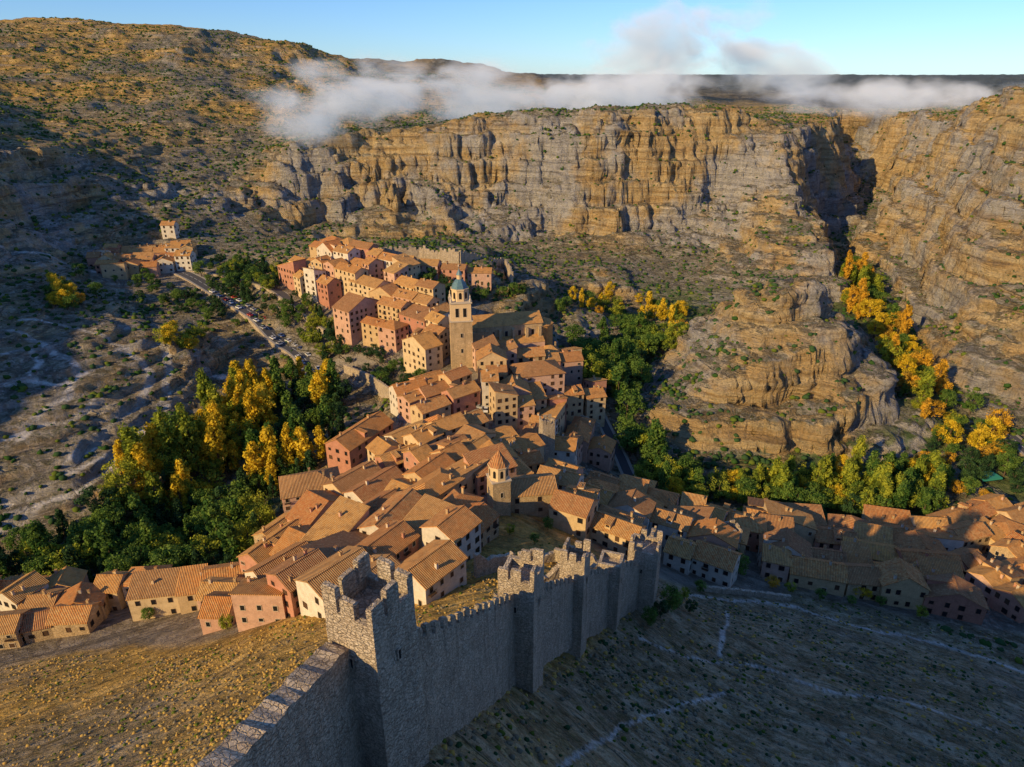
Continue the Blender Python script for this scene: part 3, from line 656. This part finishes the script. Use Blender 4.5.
wallseg('ruined_wall',(28,118),54,(38,150),40,1.2,merl=True,hb=14,ruin=1)
wallseg('ruined_wall',(-8,118),56,(10,130),48,1.0,merl=False,hb=9,ruin=2.8)
wallseg('ruined_wall',(10,130),49,(22,124),49,.9,merl=False,hb=9,ruin=2.8)
tower('wall_tower',*G(546,462)[:2],4.5,39,15,15,mh=1.2)
def castle():
    pix=[(380,262),(420,262),(460,266),(505,274),(512,284)]; pts=[G(*q) for q in pix]
    for a,b_ in zip(pts,pts[1:]):
        wallseg('castle_wall',a[:2],a[2]+8,b_[:2],b_[2]+8,1.5,merl=True,hb=16,ruin=2.2,mw=1.6,gap=1.2)
castle()
for pa in [[(345,372),(372,384),(398,402),(420,420)],[(560,412),(600,432)],[(30,566),(80,585)],[(700,590),(740,594),(790,600)]]:
    pts=[G(*q) for q in pa]
    for a,b_ in zip(pts,pts[1:]): wallseg('retaining_wall',a[:2],a[2]+(4 if pa[0][1]<500 else 1.5),b_[:2],b_[2]+(4 if pa[0][1]<500 else 1.5),.9,merl=False,hb=10)
# ------------------------------------------------------------------ trees
def tree_mesh(name,kind,Hh,Rr,col,seed,nl=1500):
    r=random.Random(seed); b=MB(); la,lb=L[col]
    tz=Hh*(.18 if kind!='round' else .28); tr=Hh*.018+.08
    b.tube((0,0,-1),(0,0,tz*1.2),tr*1.3,tr,M_BARK,7); b.tube((0,0,tz*1.2),(r.uniform(-.3,.3),r.uniform(-.3,.3),Hh*.8),tr,tr*.25,M_BARK,6)
    cl=[]; nc={'round':34,'poplar':40,'cypress':30,'pine':34}[kind]
    for i in range(nc):
        a=r.uniform(0,6.283)
        if kind=='round':
            u=r.uniform(-1,1); rad=r.uniform(.45,1.0)**.6; q=math.sqrt(1-u*u); x=Rr*rad*q*math.cos(a)*r.uniform(.8,1.15);y=Rr*rad*q*math.sin(a)*r.uniform(.8,1.15);z=tz+(Hh-tz)*.5+(Hh-tz)*.5*u*rad; s=Rr*r.uniform(.24,.42)
        elif kind=='poplar':
            t=r.random()**.8; prof=math.sin(math.pi*min(1,.12+t*.86))**.7; x=Rr*prof*math.cos(a)*r.uniform(.3,1);y=Rr*prof*math.sin(a)*r.uniform(.3,1);z=tz*.8+(Hh-tz*.8)*t; s=Rr*r.uniform(.35,.55)
        elif kind=='cypress':
            t=r.random(); prof=(1-t)**.6; x=Rr*prof*math.cos(a)*.7;y=Rr*prof*math.sin(a)*.7;z=.8+(Hh-.8)*t; s=Rr*.5
        else:
            t=r.random()**1.2; prof=(1-t)**.8; x=Rr*prof*math.cos(a)*r.uniform(.4,1);y=Rr*prof*math.sin(a)*r.uniform(.4,1);z=tz*.7+(Hh-tz*.7)*t; s=Rr*.33
        cl.append((x,y,z,s))
        if i%5==0 and kind in('round','poplar'): b.tube((0,0,min(z*.75,tz+(Hh-tz)*r.random()*.5)),(x*.85,y*.85,z),tr*.5,tr*.12,M_BARK,5)
    per=nl//nc; ls=Hh*.024+.09
    for x,y,z,s in cl:
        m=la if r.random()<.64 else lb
        for j in range(per):
            d=Vector((r.gauss(0,1),r.gauss(0,1),r.gauss(0,1))).normalized()*(s*r.random()**.4)
            c=Vector((x,y,z))+Vector((d.x,d.y,d.z*(.8 if kind=='round' else 1.35)))
            n_=(d.normalized()+Vector((r.gauss(0,.6),r.gauss(0,.6),r.gauss(0,.6)+.3))).normalized(); a=n_.orthogonal().normalized(); a.rotate(Matrix.Rotation(r.random()*6.28,3,n_)); c2=n_.cross(a); l=ls*r.uniform(.6,1.3)
            b.face([tuple(c-a*l),tuple(c-c2*l*.6),tuple(c+a*l),tuple(c+c2*l*.6)],m)
    return b.mesh(name)
TM={}
def variants(key,nm,kind,Hh,Rr,cols,k=2):
    for c in cols: TM[key+'_'+c]=[(nm,tree_mesh(nm+'_mesh',kind,Hh,Rr,c,len(TM)*10+i,1800)) for i in range(k)]
variants('pop','poplar_tree','poplar',16,2.6,['yellow','lime','green','orange']); variants('rnd','broadleaf_tree','round',10,4.2,['green','yellow','lime','orange']); variants('cyp','cypress_tree','cypress',9,1.2,['dark'],1); variants('pin','pine_tree','pine',11,2.8,['dark'],2); variants('dk','broadleaf_tree','round',9,3.8,['dark'],2)
ntree=0
def plant(x,y,key,s,z=None):
    global ntree
    nm,me_=random.choice(TM[key]); o=bpy.data.objects.new(nm,me_); o.location=(x,y,(H(x,y) if z is None else z)-.2); o.rotation_euler=(0,0,random.random()*6.28); o.scale=(s*random.uniform(.85,1.15),)*2+(s*random.uniform(.85,1.2),); SC.collection.objects.link(o); ntree+=1
FPa=np.array(FP)
def trees(poly,nn,mix,smin=.7,smax=1.2,avoid=True):
    pw=[tuple(p) for p in hits(poly)]; xs=[p[0] for p in pw];ys=[p[1] for p in pw]; keys=[m[0] for m in mix];ws=[m[1] for m in mix]; k=0;pts=[]
    for _ in range(nn*30):
        if k>=nn: break
        x=random.uniform(min(xs),max(xs));y=random.uniform(min(ys),max(ys))
        if not inpoly(x,y,pw): continue
        if avoid and (np.hypot(FPa[:,0]-x,FPa[:,1]-y)<FPa[:,2]+1.5).any(): continue
        if any(math.hypot(x-a,y-b)<2.6 for a,b in pts): continue
        pts.append((x,y)); k+=1
    if not pts: return
    P_=np.array(pts); Z=terr(P_[:,0],P_[:,1])
    for (x,y),z in zip(pts,Z):
        g=float(vn(np.array([x/18]),np.array([y/18]))[0])*1.6
        key=random.choices(keys,ws)[0] if random.random()<.65 else keys[min(len(keys)-1,max(0,int((g*.5+.5)*len(keys))))]
        plant(x,y,key,random.uniform(smin,smax),float(z))
trees([(115,505),(125,475),(150,455),(185,440),(225,410),(245,392),(275,400),(270,440),(240,480),(200,520),(140,525)],85,[('pop_yellow',4),('rnd_lime',2),('rnd_yellow',4),('pop_lime',2),('pop_yellow',3),('rnd_green',1)],.8,1.45)
trees([(245,392),(300,385),(345,395),(345,440),(310,475),(270,500),(240,490),(280,440)],65,[('pin_dark',2),('pop_green',3),('rnd_green',3),('pop_yellow',1),('dk_dark',2),('cyp_dark',1)],.8,1.3)
trees([(0,560),(60,535),(140,520),(255,500),(270,530),(235,575),(150,585),(100,590),(0,588)],115,[('dk_dark',2),('rnd_green',5),('pin_dark',1),('rnd_lime',2),('pop_green',1)],.6,1.2)
trees([(190,285),(215,262),(300,268),(330,300),(345,345),(330,375),(300,340),(255,305)],95,[('dk_dark',3),('rnd_green',2),('pin_dark',2),('rnd_lime',1)],.45,.9)
trees([(345,345),(400,365),(425,385),(400,395),(350,370)],26,[('dk_dark',2),('rnd_green',1)],.4,.75)
trees([(45,300),(50,276),(90,276),(100,300),(75,318)],16,[('rnd_yellow',2),('rnd_green',2),('rnd_orange',1),('rnd_lime',1)],.6,1.0)
trees([(150,345),(160,335),(205,340),(200,352),(165,352)],9,[('rnd_yellow',2),('rnd_lime',2)],.6,1.0)
trees([(85,270),(150,278),(210,300),(240,330),(200,320),(140,300)],36,[('dk_dark',3),('rnd_green',2)],.4,.8)
trees([(410,285),(440,275),(520,290),(530,308),(440,305)],30,[('dk_dark',3),('rnd_green',2),('cyp_dark',1)],.5,.85)
trees([(548,302),(600,296),(650,300),(690,318),(690,330),(620,322),(560,315)],38,[('rnd_orange',2),('rnd_yellow',3),('rnd_lime',2),('rnd_green',2),('pop_yellow',1)],.6,1.05)
trees([(570,350),(585,345),(620,325),(690,330),(650,372),(640,400),(655,450),(700,475),(690,500),(650,490),(625,450),(610,420),(585,385)],95,[('rnd_green',4),('pop_green',2),('rnd_lime',2),('rnd_green',3),('dk_dark',1)],.8,1.4)
trees([(650,500),(690,490),(780,482),(880,478),(935,470),(940,505),(925,525),(860,520),(780,512),(700,506)],110,[('rnd_green',2),('rnd_lime',3),('pop_lime',2),('rnd_yellow',1),('pop_green',2),('dk_dark',1)],.65,1.0)
trees([(835,285),(848,262),(868,275),(905,345),(925,380),(960,400),(1005,435),(985,455),(945,450),(915,420),(895,380),(870,330)],105,[('rnd_orange',2),('rnd_yellow',3),('rnd_lime',3),('pop_orange',2),('rnd_green',3),('pop_lime',2)],.7,1.3)
trees([(930,430),(1024,455),(1024,500),(950,505),(915,470)],30,[('rnd_green',2),('rnd_orange',1),('dk_dark',2)],.6,1)
for u,v,key,s in [(735,575,'rnd_green',.7),(668,612,'rnd_green',.6),(660,618,'dk_dark',.5),(650,625,'rnd_green',.45),(772,588,'rnd_orange',.45),(860,598,'rnd_yellow',.5),(790,592,'rnd_lime',.4),(150,620,'rnd_green',.45),(228,630,'rnd_lime',.4),(542,410,'rnd_green',.6),(528,418,'cyp_dark',.6),(150,560,'rnd_green',1.0),(158,552,'rnd_lime',.9),(560,525,'dk_dark',.6),(572,528,'rnd_green',.5),(548,530,'rnd_green',.4),(585,530,'rnd_green',.45),(820,600,'rnd_green',.35),(920,618,'rnd_lime',.35),(300,480,'cyp_dark',1.2),(225,520,'cyp_dark',1.6),(170,500,'cyp_dark',1.2),(1016,610,'rnd_green',.5),(890,330,'pop_green',1.1),(676,606,'rnd_green',.4),(684,600,'rnd_lime',.3),(700,592,'rnd_green',.35),(850,604,'rnd_green',.3),(880,606,'rnd_green',.3),(690,612,'dk_dark',.35),(510,535,'rnd_lime',.3),(535,545,'rnd_green',.3)]:
    x,y,z=G(u,v); plant(x,y,key,s,z)
print('trees',ntree,time.time()-T0)
# ------------------------------------------------------------------ scrub (one mesh)
def scrub(name,P_,S_,mats,squash=.75):
    t=(1+5**.5)/2; iv=np.array([(-1,t,0),(1,t,0),(-1,-t,0),(1,-t,0),(0,-1,t),(0,1,t),(0,-1,-t),(0,1,-t),(t,0,-1),(t,0,1),(-t,0,-1),(-t,0,1)])/1.9
    iff=np.array([(0,11,5),(0,5,1),(0,1,7),(0,7,10),(0,10,11),(1,5,9),(5,11,4),(11,10,2),(10,7,6),(7,1,8),(3,9,4),(3,4,2),(3,2,6),(3,6,8),(3,8,9),(4,9,5),(2,4,11),(6,2,10),(8,6,7),(9,8,1)])
    n_=len(P_); v=iv[None]*(1+rng.uniform(-.42,.42,(n_,12,1)))*S_[:,None,None]*np.array([1,1,squash]); v=v+P_[:,None,:]+np.array([0,0,.25])*S_[:,None,None]
    f=(iff[None]+12*np.arange(n_)[:,None,None]).reshape(-1,3)
    me=bpy.data.meshes.new(name); me.vertices.add(n_*12); me.vertices.foreach_set('co',v.ravel()); me.loops.add(f.size); me.loops.foreach_set('vertex_index',f.ravel().astype(np.int32)); me.polygons.add(len(f))
    me.polygons.foreach_set('loop_start',np.arange(0,f.size,3,dtype=np.int32)); me.polygons.foreach_set('loop_total',np.full(len(f),3,dtype=np.int32))
    for m in mats: me.materials.append(m)
    me.polygons.foreach_set('material_index',np.repeat(rng.integers(0,len(mats),n_),20).astype(np.int32)); me.update(calc_edges=True)
    o=bpy.data.objects.new(name,me); SC.collection.objects.link(o)
def scat(n_,r0,r1,pw=1.0,amax=45):
    r=r0+(r1-r0)*rng.random(n_)**pw
    a=np.radians(rng.uniform(-amax,amax,n_)); return r*np.sin(a),r*np.cos(a)
x,y=scat(64000,170,1250,.9); hh,rk,fr,vmm,s_=terr(x,y,True); dens=fbm(x/50,y/50,o=3)*.5+.5
k=(vmm<.05)&(rng.random(len(x))<dens*1.6*(1-.4*rk)*(1-.72*lhill(x,y))); x,y,hh=x[k],y[k],hh[k]
print('scrub',len(x)); scrub('hill_scrub',np.stack([x,y,hh],1),rng.uniform(.5,1.45,len(x))**1.3,[L['dark'][0],L['green'][1],L['dark'][0],L['lime'][1]])
x,y=scat(60000,38,190,.8,55); hh,rk,fr,vmm,s_=terr(x,y,True); dens=fbm(x/14,y/14,o=3)*.5+.5
k=(vmm<.3)&(rng.random(len(x))<dens**2*1.3); x,y,hh=x[k],y[k],hh[k]; side=(x+9)-(y-42)*.48
M_DG=leaf('dry_grass',(.62,.40,.09),(.80,.55,.17)); M_GG=leaf('grey_scrub',(.26,.22,.14),(.40,.34,.21))
kk=side<0
scrub('dry_grass_tufts',np.stack([x,y,hh],1)[kk],rng.uniform(.08,.36,kk.sum()),[M_DG,M_DG,M_DG,L['lime'][1],M_GG],.6)
kk=~kk
scrub('slope_scrub',np.stack([x,y,hh],1)[kk],rng.uniform(.10,.58,kk.sum())**1.5,[M_GG,M_GG,M_GG,L['lime'][1],L['dark'][0],M_DG],.5)
# ------------------------------------------------------------------ cars
def carmesh(col,i):
    N=NT('car_paint_%d'%i); r_=N.bsdf(col,.35,spec=.5); pm=N.m; b=MB()
    prof=[(-2.1,.35),(-2.15,.8),(-1.75,.98),(-1.35,1.0),(-.75,1.45),(.75,1.47),(1.45,1.0),(2.0,.88),(2.15,.55),(2.1,.35)]
    for i in range(len(prof)-1):
        (x0,z0),(x1,z1)=prof[i],prof[i+1]; w0=.85 if z0<1.2 else .68; w1=.85 if z1<1.2 else .68; gl=(i in(3,5))
        b.face([(x0,-w0,z0),(x0,w0,z0),(x1,w1,z1),(x1,-w1,z1)],M_GLASS if gl else pm)
    for s in(-1,1):
        b.face([(p_[0],s*.85,p_[1]) for p_ in prof if p_[1]<1.2],pm)
        b.face([(-1.35,s*.85,1.0),(1.45,s*.85,1.0),(.75,s*.68,1.47),(-.75,s*.68,1.45)],M_GLASS)
        for xx in(-1.3,1.35): b.tube((xx,s*.7,.33),(xx,s*.9,.33),.33,.33,M_TYRE,12); b.tube((xx,s*.9,.33),(xx,s*.905,.33),.33,.01,M_TRIM,12)
    return b.mesh('parked_car_mesh')
CM=[carmesh(c_,i) for i,c_ in enumerate([(.7,.7,.7),(.05,.05,.06),(.4,.03,.02),(.05,.1,.3),(.35,.36,.38),(.7,.7,.7)])]
def car(x,y,z,rz):
    o=bpy.data.objects.new('parked_car',random.choice(CM)); o.location=(x,y,z); o.rotation_euler=(0,0,rz); SC.collection.objects.link(o)
zc=terr(roadpts[:,0],roadpts[:,1]); zc=np.convolve(np.pad(zc,4,'edge'),np.ones(9)/9,'valid')+.5
acc=0
for i in range(len(roadpts)//3,len(roadpts)-4):
    acc+=1
    if acc>=3 and random.random()<.8:
        acc=0; d=roadpts[i+1]-roadpts[i]; a=math.atan2(d[1],d[0])
        for s in(-1,1):
            if random.random()<.75: p_=roadpts[i]+roadn[i]*s*2.6; car(p_[0],p_[1],zc[i],a+ (0 if random.random()<.5 else math.pi))
for u,v in [(478,408),(486,411),(482,418),(494,409),(476,416),(488,404)]:
    x,y,z=G(u,v)
    if min(math.hypot(x-f[0],y-f[1])-f[2] for f in FP)>0: car(x,y,z+.05,random.uniform(0,3))
# ------------------------------------------------------------------ clouds / fog
def fogmat(name,dens,scale,thr=.0,amp=2.8):
    N=NT(name); tc=N.n('ShaderNodeTexCoord').outputs['Object']; ln_=N.n('ShaderNodeVectorMath',operation='LENGTH'); N.l(tc,ln_.inputs[0])
    fall=N.rng(ln_.outputs['Value'],.0,1.0,1,0); nn=N.noise(N.vmul(pos(N),(1,1,1.8)),scale,5,.62,.4)
    d=N.math('ADD',fall,N.math('MULTIPLY',N.math('SUBTRACT',nn,.5),amp)); d=N.math('SUBTRACT',d,.30+thr); d=N.math('MULTIPLY',N.math('MAXIMUM',d,0.0),dens)
    d=N.math('MULTIPLY',d,N.rng(fall,0,.25))
    s=N.n('ShaderNodeVolumeScatter'); s.inputs['Color'].default_value=(.98,.98,1,1); s.inputs['Anisotropy'].default_value=-.2; N.l(d,s.inputs['Density'])
    # small in-volume term stands for the light a cloud re-scatters many times inside itself
    e=N.n('ShaderNodeEmission'); e.inputs['Color'].default_value=(.66,.82,1.0,1); N.l(N.math('MULTIPLY',d,.24),e.inputs['Strength'])
    a=N.n('ShaderNodeAddShader'); N.l(s.outputs[0],a.inputs[0]); N.l(e.outputs[0],a.inputs[1]); N.l(a.outputs[0],N.out.inputs['Volume'])
    try: N.m.cycles.volume_step_rate=1.5
    except Exception as ex: print('no step rate',ex)
    return N.m
FM=fogmat('fog_volume',.060,.018,.0,2.8); FM2=fogmat('cloud_volume',.034,.011,.02,3.6); FM3=fogmat('thin_fog_volume',.018,.013,.04,3.2)
def cloud(name,u,v,y,rx,ry,rz_,mat,tilt=0):
    x,y,z=PY(u,v,y); bpy.ops.mesh.primitive_ico_sphere_add(subdivisions=3,radius=1,location=(x,y,z)); o=bpy.context.object; o.name=name; o.data.name=name; o.scale=(rx,ry,rz_); o.rotation_euler=(0,math.radians(tilt),0); o.data.materials.append(mat)
for a in [(370,98,655,115,65,42,FM,4),(500,98,700,140,80,38,FM,2),(620,96,760,130,70,34,FM,0),(310,118,620,60,50,30,FM,12),
          (670,56,1200,190,90,95,FM2,-14),(760,66,1250,160,90,60,FM2,14),(850,98,950,190,90,30,FM3,0),(1000,106,900,170,90,40,FM3,-3),(900,92,1350,330,110,32,FM3,0)]:
    cloud('fog_cloud' if a[6] is FM else 'cloud',*a)
# ------------------------------------------------------------------ light
EL=math.radians(24); AZ=math.atan2(-.74,-.67)   # clockwise from +Y
sd=Vector((math.sin(AZ)*math.cos(EL),math.cos(AZ)*math.cos(EL),math.sin(EL)))
sl_=bpy.data.lights.new('sun','SUN'); sl_.energy=5.0; sl_.angle=math.radians(.5); sl_.color=(1,.72,.34); so=bpy.data.objects.new('sun',sl_); so.rotation_euler=sd.to_track_quat('Z','Y').to_euler(); SC.collection.objects.link(so)
w=bpy.data.worlds.new('World'); SC.world=w; w.use_nodes=True; nt=w.node_tree; bg=nt.nodes['Background']; sk=nt.nodes.new('ShaderNodeTexSky'); sk.sky_type='NISHITA'; sk.sun_disc=False; sk.sun_elevation=EL; sk.sun_rotation=AZ%(2*math.pi); sk.altitude=1200; sk.dust_density=.3; sk.ozone_density=3.0; sk.air_density=1.1
mx=nt.nodes.new('ShaderNodeMix'); mx.data_type='RGBA'; mx.blend_type='MULTIPLY'; mx.inputs[0].default_value=1; mx.inputs[7].default_value=(.54,.74,1.06,1)
nt.links.new(sk.outputs[0],mx.inputs[6]); nt.links.new(mx.outputs[2],bg.inputs[0]); bg.inputs[1].default_value=.15
print('done',time.time()-T0)
